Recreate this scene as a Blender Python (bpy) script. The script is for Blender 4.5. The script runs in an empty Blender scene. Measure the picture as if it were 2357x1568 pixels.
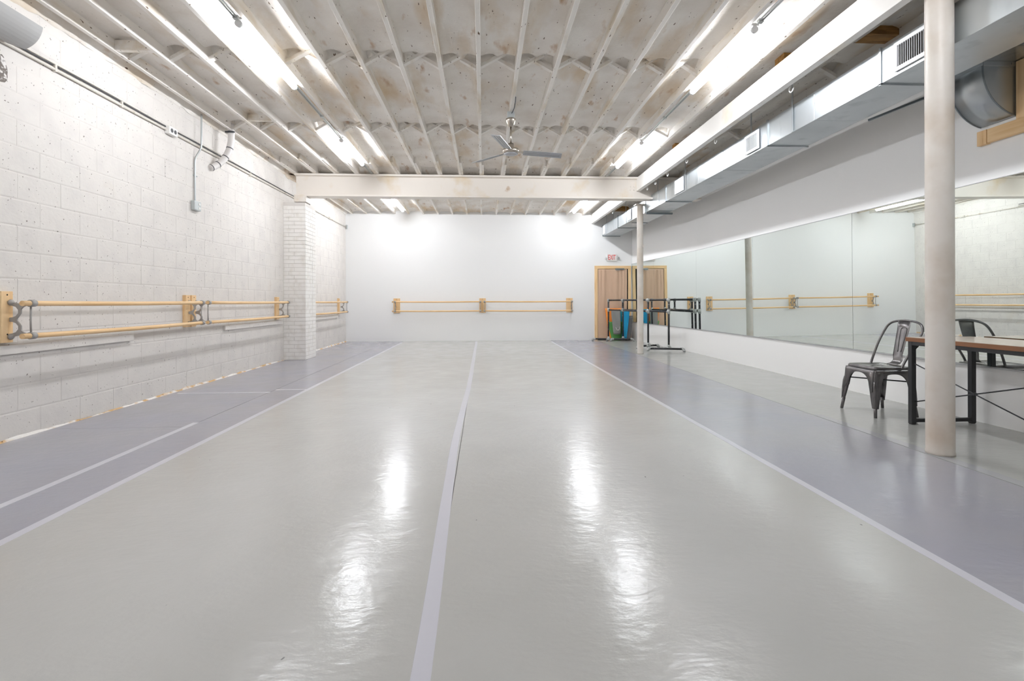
import bpy, bmesh, math, random
from mathutils import Vector, Matrix, noise
from math import sin, cos, pi, radians, sqrt, atan2
random.seed(7)
S = bpy.context.scene
C = bpy.context.collection
# ------------------------------------------------------------------ camera, world, exposure
FPX = 1180.0
cam_data = bpy.data.cameras.new('camera')
cam_data.sensor_width = 36.0
cam_data.lens = 36.0 * FPX / 2357.0
cam_data.shift_y = -(784.0 - 694.0) / 2357.0
cam_data.clip_start = 0.02
cam = bpy.data.objects.new('camera', cam_data); C.objects.link(cam)
yaw, roll = radians(3.22), radians(0.15)
fw = Vector((sin(yaw), cos(yaw), 0)); rt = Vector((cos(yaw), -sin(yaw), 0)); up = Vector((0, 0, 1))
r2 = rt * cos(roll) - up * sin(roll); u2 = up * cos(roll) + rt * sin(roll)
M = Matrix((r2, u2, -fw)).transposed().to_4x4(); M.translation = Vector((0, 0, 1.06))
cam.matrix_world = M
S.camera = cam
w = bpy.data.worlds.new('world'); S.world = w; w.use_nodes = True
w.node_tree.nodes['Background'].inputs[0].default_value = (0.9, 0.95, 1, 1)
w.node_tree.nodes['Background'].inputs[1].default_value = 0.0
S.view_settings.view_transform = 'Standard'; S.view_settings.look = 'None'
S.view_settings.gamma = 1.0; S.view_settings.use_curve_mapping = False
S.view_settings.exposure = 0.05
TUBE_STRENGTH = 101.0
# ------------------------------------------------------------------ materials
def srgb(r, g, b):
    f = lambda c: ((c / 255 + 0.055) / 1.055) ** 2.4 if c > 10 else c / 255 / 12.92
    return (f(r), f(g), f(b), 1)
def mat(name, col, rough=0.5, metal=0.0, spots=(), bump=(), rough_var=None, spec=0.5, coat=0.0, stretch=(1, 1, 1)):
    """spots: (colour, scale, lo, hi, detail[, stretch]); bump: (scale, strength, distance)"""
    m = bpy.data.materials.new(name); m.use_nodes = True
    nt = m.node_tree; N = nt.nodes; L = nt.links
    b = N['Principled BSDF']
    b.inputs['Base Color'].default_value = col
    b.inputs['Roughness'].default_value = rough
    b.inputs['Metallic'].default_value = metal
    b.inputs['Specular IOR Level'].default_value = spec
    b.inputs['Coat Weight'].default_value = coat
    geo = N.new('ShaderNodeNewGeometry')
    def noise_tex(scale, detail=3, st=(1, 1, 1)):
        mp = N.new('ShaderNodeMapping'); mp.inputs['Scale'].default_value = st
        L.new(geo.outputs['Position'], mp.inputs['Vector'])
        t = N.new('ShaderNodeTexNoise'); t.inputs['Scale'].default_value = scale
        t.inputs['Detail'].default_value = detail
        L.new(mp.outputs['Vector'], t.inputs['Vector'])
        return t.outputs['Fac']
    cur = None
    for s in spots:
        c, sc, lo, hi = s[:4]
        det = s[4] if len(s) > 4 else 3
        st = s[5] if len(s) > 5 else stretch
        f = noise_tex(sc, det, st)
        r = N.new('ShaderNodeMapRange'); r.clamp = True
        r.inputs['From Min'].default_value = lo; r.inputs['From Max'].default_value = hi
        L.new(f, r.inputs['Value'])
        mx = N.new('ShaderNodeMix'); mx.data_type = 'RGBA'
        if cur is None: mx.inputs['A'].default_value = col
        else: L.new(cur, mx.inputs['A'])
        mx.inputs['B'].default_value = c
        L.new(r.outputs['Result'], mx.inputs['Factor'])
        cur = mx.outputs['Result']
    if cur is not None: L.new(cur, b.inputs['Base Color'])
    if rough_var:
        sc, lo, hi = rough_var[:3]
        f = noise_tex(sc, 4, rough_var[3] if len(rough_var) > 3 else (1, 1, 1))
        r = N.new('ShaderNodeMapRange'); r.inputs['From Min'].default_value = 0.3; r.inputs['From Max'].default_value = 0.7
        r.inputs['To Min'].default_value = lo; r.inputs['To Max'].default_value = hi
        L.new(f, r.inputs['Value']); L.new(r.outputs['Result'], b.inputs['Roughness'])
    prev = None
    for s in bump:
        sc, stg, dist = s[:3]
        f = noise_tex(sc, 4, s[3] if len(s) > 3 else stretch)
        bp = N.new('ShaderNodeBump'); bp.inputs['Strength'].default_value = stg; bp.inputs['Distance'].default_value = dist
        L.new(f, bp.inputs['Height'])
        if prev is not None: L.new(prev, bp.inputs['Normal'])
        prev = bp.outputs['Normal']
    if prev is not None: L.new(prev, b.inputs['Normal'])
    return m
def emis(name, col, strength):
    m = bpy.data.materials.new(name); m.use_nodes = True
    nt = m.node_tree; nt.nodes.clear()
    o = nt.nodes.new('ShaderNodeOutputMaterial'); e = nt.nodes.new('ShaderNodeEmission')
    e.inputs[0].default_value = col; e.inputs[1].default_value = strength
    nt.links.new(e.outputs[0], o.inputs[0])
    return m
def pine(name, a, b, axis='z'):
    st = {'z': (9, 9, 0.7), 'y': (9, 0.7, 9), 'x': (0.7, 9, 9)}[axis]
    return mat(name, a, 0.45, spots=((b, 3.2, 0.42, 0.68, 4, st), (srgb(192, 142, 90), 9, 0.68, 0.82, 2, st)),
               bump=((20, 0.05, 0.003, st),))
MT = {}
MT['wall'] = mat('white_wall_paint', srgb(245, 245, 244), 0.55, bump=((2.2, 0.12, 0.02), (60, 0.05, 0.002)))
MT['right_wall'] = mat('right_wall_paint', srgb(249, 248, 246), 0.55, bump=((1.6, 0.10, 0.02), (60, 0.04, 0.002)))
MT['block'] = mat('painted_block', srgb(224, 219, 213), 0.6,
                  spots=((srgb(217, 212, 207), 5, 0.45, 0.7, 4), (srgb(209, 197, 180), 1.1, 0.66, 0.85, 5), (srgb(132, 124, 116), 44, 0.69, 0.73, 2)),
                  bump=((38, 0.28, 0.006), (7, 0.15, 0.012)))
MT['mortar'] = mat('painted_mortar', srgb(222, 217, 211), 0.7, bump=((30, 0.3, 0.006),))
MT['ochre'] = mat('bare_ochre_mortar', srgb(206, 170, 122), 0.9, spots=((srgb(120, 86, 52), 30, 0.62, 0.72, 3), (srgb(242, 238, 232), 5, 0.44, 0.52, 5)), bump=((40, 0.5, 0.01),))
MT['brick'] = mat('painted_brick', srgb(244, 241, 236), 0.6, spots=((srgb(232, 227, 219), 9, 0.5, 0.75, 4),), bump=((40, 0.2, 0.004),))
CEIL_SP = ((srgb(234, 226, 216), 2.0, 0.4, 0.7, 4), (srgb(216, 190, 152), 1.5, 0.54, 0.76, 6, (1.5, .5, 1)), (srgb(184, 138, 84), 4.2, 0.63, 0.78, 5, (1.6, .5, 1)), (srgb(104, 78, 54), 22, 0.69, 0.73, 3, (1.6, .5, 1)))
MT['foam'] = mat('painted_spray_foam', srgb(250, 245, 238), 0.7, spots=CEIL_SP, bump=((7, 0.5, 0.03), (30, 0.4, 0.012)))
MT['joist'] = mat('painted_joist', srgb(248, 243, 236), 0.6, spots=((srgb(226, 212, 190), 3, 0.5, 0.72, 4, (2, .5, 2)), (srgb(104, 82, 60), 20, 0.69, 0.73, 2, (2, .6, 2))), bump=((24, 0.15, 0.004, (3, .5, 3)),))
MT['rawwood'] = mat('raw_ochre_wood', srgb(176, 132, 72), 0.7, spots=((srgb(138, 98, 48), 5, 0.45, 0.65, 4, (1, 6, 6)),))
MT['beam'] = mat('painted_steel_beam', srgb(240, 233, 224), 0.45, spots=((srgb(228, 210, 180), 2.2, 0.58, 0.78, 5), (srgb(180, 140, 92), 3, 0.71, 0.8, 4)), bump=((5, 0.08, 0.01),))
MT['girder'] = mat('painted_steel_girder', srgb(246, 243, 238), 0.4, spots=((srgb(226, 212, 186), 1.6, 0.6, 0.8, 4),), bump=((5, 0.05, 0.01),))
MT['column'] = mat('cream_column_paint', srgb(226, 219, 210), 0.42, spots=((srgb(206, 192, 176), 3.2, 0.45, 0.75, 4),), bump=((14, 0.12, 0.006),))
FL_B = ((2.2, 0.02, 0.05), (13, 0.15, 0.012, (.8, 1.3, 1)), (34, 0.11, 0.006, (.8, 1.3, 1)))
MT['vinyl_grey'] = mat('grey_vinyl', srgb(185, 184, 180), 0.3, spots=((srgb(191, 190, 187), 1.2, 0.3, 0.7, 3), (srgb(120, 119, 117), 21, 0.775, 0.79, 2, (1, .6, 1))), bump=FL_B, rough_var=(4, 0.17, 0.23), spec=0.55)
MT['vinyl_violet'] = mat('violet_grey_vinyl', srgb(161, 160, 171), 0.3, spots=((srgb(165, 163, 169), 1.2, 0.35, 0.65, 4),), bump=FL_B, rough_var=(4, 0.16, 0.22), spec=0.55)
MT['vinyl_dark'] = mat('warm_grey_vinyl', srgb(176, 176, 172), 0.3, bump=FL_B, rough_var=(4, 0.16, 0.22), spec=0.55)
MT['tape'] = mat('white_vinyl_tape', srgb(205, 204, 212), 0.25, bump=((10, 0.1, 0.01),))
MT['cleartape'] = mat('clear_vinyl_tape', srgb(172, 172, 174), 0.08, bump=((14, 0.1, 0.006),))
MT['subfloor'] = mat('dark_subfloor', srgb(96, 95, 98), 0.7)
MT['mirror'] = mat('silvered_mirror', (0.80, 0.855, 0.825, 1), 0.0, 1.0)
MT['chan'] = mat('mirror_channel_metal', srgb(196, 197, 198), 0.3, 0.7)
MT['galv'] = mat('galvanised_sheet', srgb(186, 192, 195), 0.32, 0.95, spots=((srgb(208, 213, 216), 1.3, 0.35, 0.65, 4, (1, .8, .25)), (srgb(170, 178, 182), 6, 0.56, 0.8, 3, (1, 1, .4))), bump=((1.4, 0.06, 0.05),), rough_var=(1.5, 0.29, 0.37))
MT['galv_dark'] = mat('galvanised_angle', srgb(138, 146, 150), 0.4, 0.85)
MT['vent'] = mat('white_vent_enamel', srgb(238, 239, 240), 0.35)
MT['ventdark'] = mat('vent_shadow', srgb(70, 66, 62), 0.8)
MT['pine_z'] = pine('pine_board', srgb(242, 208, 160), srgb(230, 188, 134), 'z')
MT['pine_x'] = pine('pine_bar_across', srgb(236, 202, 154), srgb(224, 184, 130), 'x')
MT['pine_y'] = pine('pine_bar_along', srgb(236, 202, 154), srgb(224, 184, 130), 'y')
MT['ply'] = mat('plywood', srgb(224, 186, 134), 0.5, spots=((srgb(208, 162, 106), 4, 0.42, 0.7, 5, (3, 3, 1)),))
MT['bracket'] = mat('grey_cast_metal', srgb(164, 161, 157), 0.45, 0.1, bump=((60, 0.06, 0.002),))
MT['dark'] = mat('black_recess', srgb(30, 28, 27), 0.7)
MT['black'] = mat('black_powder_coat', srgb(36, 37, 40), 0.42)
MT['gun'] = mat('gunmetal_chair', srgb(118, 115, 115), 0.28, 0.8, spots=((srgb(92, 90, 92), 7, 0.45, 0.7, 3),))
MT['blackpipe'] = mat('black_pipe', srgb(38, 38, 42), 0.4, spots=((srgb(150, 150, 150), 26, 0.64, 0.7, 3),))
MT['fitting'] = mat('galvanised_fitting', srgb(178, 180, 178), 0.45, 0.5, bump=((40, 0.1, 0.003),))
MT['curtain'] = mat('tan_curtain', srgb(204, 172, 146), 0.6, bump=((5, 0.2, 0.03), (120, 0.05, 0.001)))
MT['nickel'] = mat('brushed_nickel', srgb(196, 188, 178), 0.22, 1.0)
MT['blade'] = mat('grey_fan_blade', srgb(176, 177, 180), 0.35, 0.4)
MT['speaker'] = mat('grey_speaker_grille', srgb(172, 171, 169), 0.6, bump=((220, 0.1, 0.001),))
MT['pvc'] = mat('white_pvc', srgb(232, 228, 225), 0.3)
MT['band'] = mat('dark_band', srgb(70, 72, 76), 0.5)
MT['conduit'] = mat('painted_conduit', srgb(222, 216, 206), 0.5, spots=((srgb(180, 164, 140), 7, 0.6, 0.75, 3),))
MT['steelconduit'] = mat('steel_conduit', srgb(186, 190, 190), 0.35, 0.5)
MT['greybox'] = mat('grey_junction_box', srgb(188, 193, 193), 0.4, 0.4)
MT['whiteplastic'] = mat('white_plastic', srgb(238, 236, 232), 0.4)
MT['red'] = mat('exit_red', srgb(226, 92, 88), 0.5)
MT['tabletop'] = mat('laminate_table_top', srgb(196, 180, 166), 0.22, spots=((srgb(186, 168, 152), 4, 0.4, 0.7, 3, (6, .5, 6)),))
MT['tableedge'] = mat('brown_table_edge', srgb(128, 84, 52), 0.4)
for n, c in dict(orange=(246, 150, 62), matgrey=(150, 150, 146), teal=(52, 160, 176), blue=(24, 158, 208), darkgrey=(112, 111, 112), green=(92, 158, 84)).items():
    MT[n] = mat(n + '_foam_mat', srgb(*c), 0.65, bump=((70, 0.15, 0.003),))
MT['tube'] = emis('lit_tube', (0.955, 0.985, 1.04, 1), TUBE_STRENGTH)
MT['tube_far'] = emis('lit_tube_dimmed', (0.955, 0.985, 1.04, 1), TUBE_STRENGTH * 0.8)  # same tube, emission turned down so the far wall is not overlit
MT['housing'] = mat('lamp_housing', srgb(226, 226, 226), 0.4)
# ------------------------------------------------------------------ mesh helpers
class MB:
    def __init__(s): s.v = []; s.f = []; s.sm = []
    def add(s, vs, fs, smooth=False):
        o = len(s.v); s.v += [tuple(v) for v in vs]
        for f in fs: s.f.append(tuple(i + o for i in f)); s.sm.append(smooth)
        return s
    def box(s, x0, x1, y0, y1, z0, z1, m=None):
        vs = [Vector(p) for p in ((x0, y0, z0), (x1, y0, z0), (x1, y1, z0), (x0, y1, z0), (x0, y0, z1), (x1, y0, z1), (x1, y1, z1), (x0, y1, z1))]
        if m is not None: vs = [m @ v for v in vs]
        return s.add(vs, ((0, 3, 2, 1), (4, 5, 6, 7), (0, 1, 5, 4), (1, 2, 6, 5), (2, 3, 7, 6), (3, 0, 4, 7)))
    def bar(s, a, b, wid, hei, upv=(0, 0, 1)):
        a = Vector(a); b = Vector(b); d = (b - a); L = d.length; d.normalize()
        u = Vector(upv); sd = d.cross(u)
        if sd.length < 1e-4: sd = d.cross(Vector((1, 0, 0)))
        sd.normalize(); u = sd.cross(d)
        m = Matrix((sd, d, u)).transposed().to_4x4(); m.translation = a
        return s.box(-wid / 2, wid / 2, 0, L, -hei / 2, hei / 2, m)
    def tube(s, pts, r, seg=12, cap=True, radii=None):
        pts = [Vector(p) for p in pts]; n = len(pts); rings = []
        prev = None
        for i in range(n):
            t = (pts[min(i + 1, n - 1)] - pts[max(i - 1, 0)]).normalized()
            if prev is None:
                a = Vector((0, 0, 1)) if abs(t.z) < 0.9 else Vector((1, 0, 0))
                u = t.cross(a).normalized()
            else:
                u = (prev - t * prev.dot(t)).normalized()
            prev = u; v = t.cross(u)
            rr = radii[i] if radii else r
            rings.append([pts[i] + (u * cos(2 * pi * k / seg) + v * sin(2 * pi * k / seg)) * rr for k in range(seg)])
        vs = [p for R in rings for p in R]; fs = []
        for i in range(n - 1):
            for k in range(seg):
                k2 = (k + 1) % seg
                fs.append((i * seg + k, i * seg + k2, (i + 1) * seg + k2, (i + 1) * seg + k))
        s.add(vs, fs, True)
        if cap:
            o = len(s.v) - len(vs)
            s.f.append(tuple(o + k for k in reversed(range(seg)))); s.sm.append(False)
            s.f.append(tuple(o + (n - 1) * seg + k for k in range(seg))); s.sm.append(False)
        return s
    def lathe(s, prof, cx, cy, seg=24):
        vs = []; fs = []
        for r, z in prof:
            vs += [(cx + r * cos(2 * pi * k / seg), cy + r * sin(2 * pi * k / seg), z) for k in range(seg)]
        for i in range(len(prof) - 1):
            for k in range(seg):
                k2 = (k + 1) % seg
                fs.append((i * seg + k, i * seg + k2, (i + 1) * seg + k2, (i + 1) * seg + k))
        s.add(vs, fs, True)
        o = len(s.v) - len(vs)
        s.f.append(tuple(o + k for k in reversed(range(seg)))); s.sm.append(False)
        s.f.append(tuple(o + (len(prof) - 1) * seg + k for k in range(seg))); s.sm.append(False)
        return s
    def prism(s, poly, fn, t0, t1):
        n = len(poly)
        vs = [fn(a, b, t0) for a, b in poly] + [fn(a, b, t1) for a, b in poly]
        fs = [tuple(reversed(range(n))), tuple(range(n, 2 * n))] + [(i, (i + 1) % n, n + (i + 1) % n, n + i) for i in range(n)]
        return s.add(vs, fs)
    def build(s, name, m, parent=None, bevel=0, kind=None):
        me = bpy.data.meshes.new(name); me.from_pydata([tuple(v) for v in s.v], [], s.f)
        for p, q in zip(me.polygons, s.sm): p.use_smooth = q
        bm = bmesh.new(); bm.from_mesh(me)
        bmesh.ops.recalc_face_normals(bm, faces=bm.faces)
        if bevel:
            es = [e for e in bm.edges if len(e.link_faces) == 2 and e.calc_face_angle(0) > 0.5]
            bmesh.ops.bevel(bm, geom=es, offset=bevel, segments=2, profile=0.6, affect='EDGES', clamp_overlap=True)
        bm.to_mesh(me); bm.free()
        me.materials.append(MT[m] if isinstance(m, str) else m)
        return place(name, me, parent, kind)
def place(name, me, parent=None, kind=None):
    o = bpy.data.objects.new(name, me); C.objects.link(o)
    if parent is not None:
        o.parent = parent
        o.matrix_parent_inverse = parent_world(parent).inverted()
    if kind: o['kind'] = kind
    return o
def parent_world(p):
    m = Matrix.Translation(p.location)
    if p.parent is not None: m = parent_world(p.parent) @ p.matrix_parent_inverse @ m
    return m
def thing(name, label, cat, loc=(0, 0, 0), group=None):
    o = bpy.data.objects.new(name, None); C.objects.link(o); o.location = loc
    o.empty_display_size = 0.1
    return tag(o, label, cat, group)
def tag(o, label, cat, group=None):
    o['label'] = label; o['category'] = cat
    if group: o['group'] = group
    return o
def struct(name, loc=(0, 0, 0), label=None):
    o = bpy.data.objects.new(name, None); C.objects.link(o); o.location = loc; o['kind'] = 'structure'
    if label: o['label'] = label
    return o
def box(*a): return MB().box(*a)
def smooth_path(pts, n=8):
    P = [Vector(p) for p in pts]; out = []
    for i in range(len(P) - 1):
        p0 = P[max(i - 1, 0)]; p1 = P[i]; p2 = P[i + 1]; p3 = P[min(i + 2, len(P) - 1)]
        for k in range(n):
            t = k / n
            out.append(0.5 * ((2 * p1) + (p2 - p0) * t + (2 * p0 - 5 * p1 + 4 * p2 - p3) * t * t + (3 * p1 - p0 - 3 * p2 + p3) * t ** 3))
    return out + [P[-1]]
def nz(x, y, z=0.0): return noise.noise(Vector((x, y, z)))
# ------------------------------------------------------------------ room dimensions
XL, YF, YN = -3.64, 13.85, -1.6
XR0, XR1, YB = 4.085, 4.305, 10.1          # right wall bends at YB
ZB, ZB2 = 3.43, 3.40                        # joist undersides in near and far bays
BY0, BY1 = 9.62, 9.86                       # steel cross beam
# ------------------------------------------------------------------ floor
fl = struct('floor', label='grey and violet vinyl dance floor in taped strips')
box(XL - .1, 4.6, YN - .1, YF + .1, -0.08, -0.004).build('subfloor', 'subfloor', fl)
sheets = [  # x0, x1, y0, y1, material
    (-2.128, -0.172, YN, YF, 'vinyl_grey'), (-0.168, 1.828, YN, YF, 'vinyl_grey'),
    (-2.508, -2.132, YN, 6.338, 'vinyl_violet'), (-2.508, -2.132, 6.342, YF, 'vinyl_violet'),
    (XL, -2.514, YN, 4.508, 'vinyl_violet'), (XL, -2.514, 4.511, 6.163, 'vinyl_violet'), (XL, -2.514, 6.166, YF, 'vinyl_violet'),
    (1.832, 3.05, YN, YF, 'vinyl_violet'), (3.056, 4.45, YN, YF, 'vinyl_dark')]
for x0, x1, y0, y1, m in sheets:
    box(x0, x1, y0, y1, -0.004, 0.0).build('vinyl_sheet', m, fl)
def strip(pts, wid, name='tape_strip', m='tape', z=0.0012):
    vs = []; fs = []
    for i, (x, y) in enumerate(pts):
        a = pts[max(i - 1, 0)]; b = pts[min(i + 1, len(pts) - 1)]
        d = Vector((b[0] - a[0], b[1] - a[1])).normalized(); n = Vector((d.y, -d.x)) * wid / 2
        vs += [(x - n.x, y - n.y, 0.0002), (x + n.x, y + n.y, 0.0002), (x + n.x * .96, y + n.y * .96, z), (x - n.x * .96, y - n.y * .96, z)]
    for i in range(len(pts) - 1):
        a = i * 4; b = a + 4
        fs += [(a, b, b + 3, a + 3), (a + 3, b + 3, b + 2, a + 2), (a + 2, b + 2, b + 1, a + 1)]
    mb = MB(); mb.add(vs, fs); return mb.build(name, m, fl)
strip([(-0.178 - .035 * math.exp(-((y - 4.0) / 1.6) ** 2) + .006 * nz(y, 2), y) for y in [YN + i * .25 for i in range(69)] if y < YF], 0.058)
strip([(-2.128 + .02 * (y - 2) / 11 + .003 * nz(y, 5), y) for y in [YN + i * .5 for i in range(35)] if y < YF], 0.05)
strip([(1.852 - .055 * (y - 1.7) / 11.6 + .003 * nz(y, 9), y) for y in [YN + i * .5 for i in range(35)] if y < YF], 0.05)
strip([(-2.512, YN), (-2.512, 0.5), (-2.512, 3), (-2.525, 4.66)], 0.05)
strip([(-3.55, 6.17), (-3.1, 6.16), (-2.5, 6.17)], 0.05)
strip([(-2.50, 6.34), (-2.3, 6.345), (-2.14, 6.34)], 0.045)
strip([(3.10, 2.2), (3.10, 3.0), (3.10, 4.6)], 0.085, m='cleartape')
# ------------------------------------------------------------------ walls
wf = box(XL - .2, 4.4, YF, YF + .15, -0.05, 3.7).build('wall_far', 'wall', kind='structure')
wf['label'] = 'smooth white painted far wall'
wn = box(XL - .2, 4.6, YN - .15, YN, -0.05, 3.8).build('wall_near', 'wall', kind='structure')
wn['label'] = 'white painted wall behind the camera'
# right wall, bent in plan
def rw_x(y): return XR1 if y <= YB else XR1 + (XR0 - XR1) * (y - YB) / (YF - YB)
mb = MB()
mb.prism([(XR0, YF), (XR1, YB), (XR1 + .015, YN), (XR1 + .2, YN), (XR1 + .2, YF)], lambda a, b, t: Vector((a, b, t)), -0.05, 3.8)
wr = mb.build('wall_right', 'right_wall', kind='structure'); wr['label'] = 'white painted right wall carrying the mirrors'
# left wall of painted concrete block
wl = struct('wall_left', (XL, 5, 0), 'painted white concrete block left wall')
box(XL - .2, XL - .0032, YN, YF + .15, -0.05, 3.7).build('mortar_bed', 'mortar', wl)
BH, BL = 0.208, 0.416
def block_mesh(L):
    l, h, c, d = L / 2 - .0008, BH / 2 - .0008, .010, .012
    e = .008
    vs = [(0, -l + e, -h + c), (0, l - e, -h + c), (0, l - e, h - c), (0, -l + e, h - c),
          (-.0021, -l, -h), (-.0021, l, -h), (-.0021, l, h), (-.0021, -l, h), (-d, -l, -h), (-d, l, -h), (-d, l, h), (-d, -l, h)]
    fs = [(0, 1, 2, 3)] + [(i, 4 + i, 4 + (i + 1) % 4, (i + 1) % 4) for i in range(4)] + [(4 + i, 8 + i, 8 + (i + 1) % 4, 4 + (i + 1) % 4) for i in range(4)]
    me = bpy.data.meshes.new('block'); me.from_pydata(vs, [], fs)
    bm = bmesh.new(); bm.from_mesh(me); bmesh.ops.recalc_face_normals(bm, faces=bm.faces); bm.to_mesh(me); bm.free()
    me.materials.append(MT['block']); return me, vs, fs
full, half = block_mesh(BL), block_mesh(BL / 2)
cells = []
for r in range(17):
    y = YN + (0 if r % 2 else -BL / 2)
    while y < YF - .02:
        y0 = max(y, YN); y1 = y + BL
        if y1 > YF: y1 = YF
        L = y1 - y0
        if L > .1: cells.append((r, (y0 + y1) / 2, L))
        y += BL
vis = [c for c in cells if c[1] > 4.0]
vis.sort(key=lambda c: (c[1]) ** 2 + ((c[0] + .5) * BH - 1.06) ** 2)
named = set(vis[:300])
rest = MB()
for c in cells:
    r, yc, L = c; z = (r + .5) * BH
    off = random.uniform(-.001, .001)
    src = full if abs(L - BL) < .002 else (half if abs(L - BL / 2) < .002 else None)
    if c in named and src:
        o = place('block', src[0], wl)
        o.location = (XL + off, yc, z)
    else:
        _, vs, fs = src if src else block_mesh(L)
        rest.add([(XL + off + v[0], yc + v[1], z + v[2]) for v in vs], fs)
rest.build('block_courses', 'block', wl, kind='stuff')
# projecting ledges and ragged foot of the wall
box(XL - .01, XL + .035, YN, 5.51, .665, .735).build('ledge', 'block', wl, bevel=.006)
box(XL - .01, XL + .035, 7.40, 9.47, .665, .733).build('ledge', 'block', wl, bevel=.006)
box(XL - .01, XL + .030, 10.18, 13.0, .665, .733).build('ledge', 'block', wl, bevel=.006)
mb = MB(); vs = []; fs = []; n = 240
for i in range(n + 1):
    y = 3.0 + i * (YF - 3.0) / n
    t = max(0.0, nz(y * 1.1, 3.3) * .6 + .15 + .35 * nz(y * 7, 1)) * .05 + .003
    vs += [(XL + .001, y, t), (XL + .010, y, t * .6), (XL + .022 + .004 * nz(y * 9, 8), y, -.002)]
for i in range(n):
    a = i * 3; fs += [(a, a + 3, a + 4, a + 1), (a + 1, a + 4, a + 5, a + 2)]
mb.add(vs, fs); mb.build('mortar_crumbs', 'ochre', wl, kind='stuff')
# bare patch of lost paint at the near end of the wall
MT['bare'] = mat('bare_block', srgb(120, 112, 106), 0.9, spots=((srgb(228, 224, 220), 34, 0.5, 0.6, 4),), bump=((60, 0.5, 0.006),))
ring = [(4.07 + .075 * cos(a) * (1 + .3 * nz(a, 6)), 2.835 + .105 * sin(a) * (1 + .35 * nz(a * 1.4, 2))) for a in [2 * pi * k / 26 for k in range(26)]]
MB().prism(ring, lambda a, b, t: Vector((XL + t, a, b)), .0005, .0025).build('bare_patch', 'bare', wl)
# ragged foam along the wall head
mb = MB(); vs = []; fs = []; n = 400
for i in range(n + 1):
    y = YN + i * (YF - YN) / n
    j = .03 * nz(y * 2.3, 1) + .02 * nz(y * 8, 4)
    zt = ZB + .12 if y < 9.7 else ZB2 + .12
    for k, (dx, dz) in enumerate(((.002, -.14), (.03, -.12), (.05, -.06), (.055, 0.0), (.03, .10))):
        vs.append((XL + dx + .012 * nz(y * 6, k * 3.1), y, zt + dz + j * (1 if k < 3 else .3)))
for i in range(n):
    for k in range(4):
        a = i * 5 + k; fs.append((a, a + 5, a + 6, a + 1))
mb.add(vs, fs, True); mb.build('foam_edge', 'foam', wl, kind='stuff')
# ------------------------------------------------------------------ ceiling: foam, joists, bridging
ce = struct('ceiling', (0, 5, 3.5), 'white painted joist ceiling with spray foam between joists')
JX = [-3.475, -3.10, -2.725, -2.345, -1.985, -1.59, -1.20, -.815, -.425, -.04, .355, .75, 1.143, 1.54, 1.93, 2.283, 2.72, 3.40, 3.80, 4.15]
BRY = [1.15, 3.2, 5.25, 7.32]
def foam(y0, y1, zb, rows):
    nx, ny = 200, max(8, int((y1 - y0) / .045)); vs = []; fs = []
    for j in range(ny + 1):
        y = y0 + (y1 - y0) * j / ny
        for i in range(nx + 1):
            x = XL - .05 + (4.4 - XL + .05) * i / nx
            d = min(abs(x - q) for q in JX)
            z = zb + .125 + .018 * nz(x * 1.7, y * .9) + .012 * nz(x * 5, y * 2.3, 3) + .005 * nz(x * 14, y * 9, 5)
            z -= .03 * max(0, 1 - d / .09)
            for ye in (9.75, YF):
                e = max(0.0, 1 - abs(y - ye) / .16)
                z -= .10 * e * e * (3 - 2 * e) * (1 if ye < 10 else .5)
            for ry in rows:
                q = (y - ry) / .07
                if abs(q) < 1.6 and d < .17: z += .075 * math.exp(-q * q * 1.6) * (1 - d / .17) ** .4
            vs.append((x, y, z))
    w_ = nx + 1
    for j in range(ny):
        for i in range(nx):
            a = j * w_ + i; fs.append((a, a + 1, a + w_ + 1, a + w_))
    mb = MB(); mb.add(vs, fs, True); return mb.build('spray_foam', 'foam', ce)
foam(YN - .05, 9.76, ZB, BRY)
foam(9.74, YF + .05, ZB2, [11.75])
for x in JX:
    mb = MB(); mb.box(x - .021, x + .021, YN, 9.75, ZB, ZB + .24); mb.build('joist', 'joist', ce, bevel=.003)
    if x < 2.5:
        sx = x + .042 if x < 1 else x - .042
        box(sx - .019, sx + .019, 8.85 + random.uniform(-.12, .1), 9.75, ZB + .004, ZB + .2).build('sister_joist', 'joist', ce, bevel=.003)
    box(x - .021, x + .021, 9.76, YF, ZB2, ZB2 + .24).build('joist', 'joist', ce, bevel=.003)
for ry in BRY + [11.75]:
    zb = ZB if ry < 9 else ZB2
    for a, b in zip(JX[:-1], JX[1:]):
        if b - a > .5: a = b - .39
        j = random.uniform(-.02, .02)
        MB().bar((a + .015, ry + j, zb + .03), (b - .02, ry + j, zb + .23), .055, .032).build('bridging_brace', 'joist', ce)
        MB().bar((b - .015, ry + j + .06, zb + .03), (a + .02, ry + j + .06, zb + .23), .055, .032).build('bridging_brace', 'joist', ce)
box(-3.454, -3.121, 5.02, 5.07, ZB + .005, ZB + .10).build('blocking', 'joist', ce, bevel=.003)
box(-3.079, -2.746, 6.90, 6.94, ZB + .01, ZB + .09).build('blocking', 'joist', ce, bevel=.003)
box(3.421, 3.779, 4.45, 4.62, ZB + .045, ZB + .13).build('blocking', 'rawwood', ce)
box(3.03, 3.379, 5.00, 5.16, ZB + .045, ZB + .13).build('blocking', 'rawwood', ce)
box(3.03, 3.379, 7.92, 8.05, ZB + .045, ZB + .13).build('blocking', 'rawwood', ce)
box(3.42, 3.78, 13.1, 13.3, ZB2 + .02, ZB2 + .13).build('blocking', 'rawwood', ce)
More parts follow.
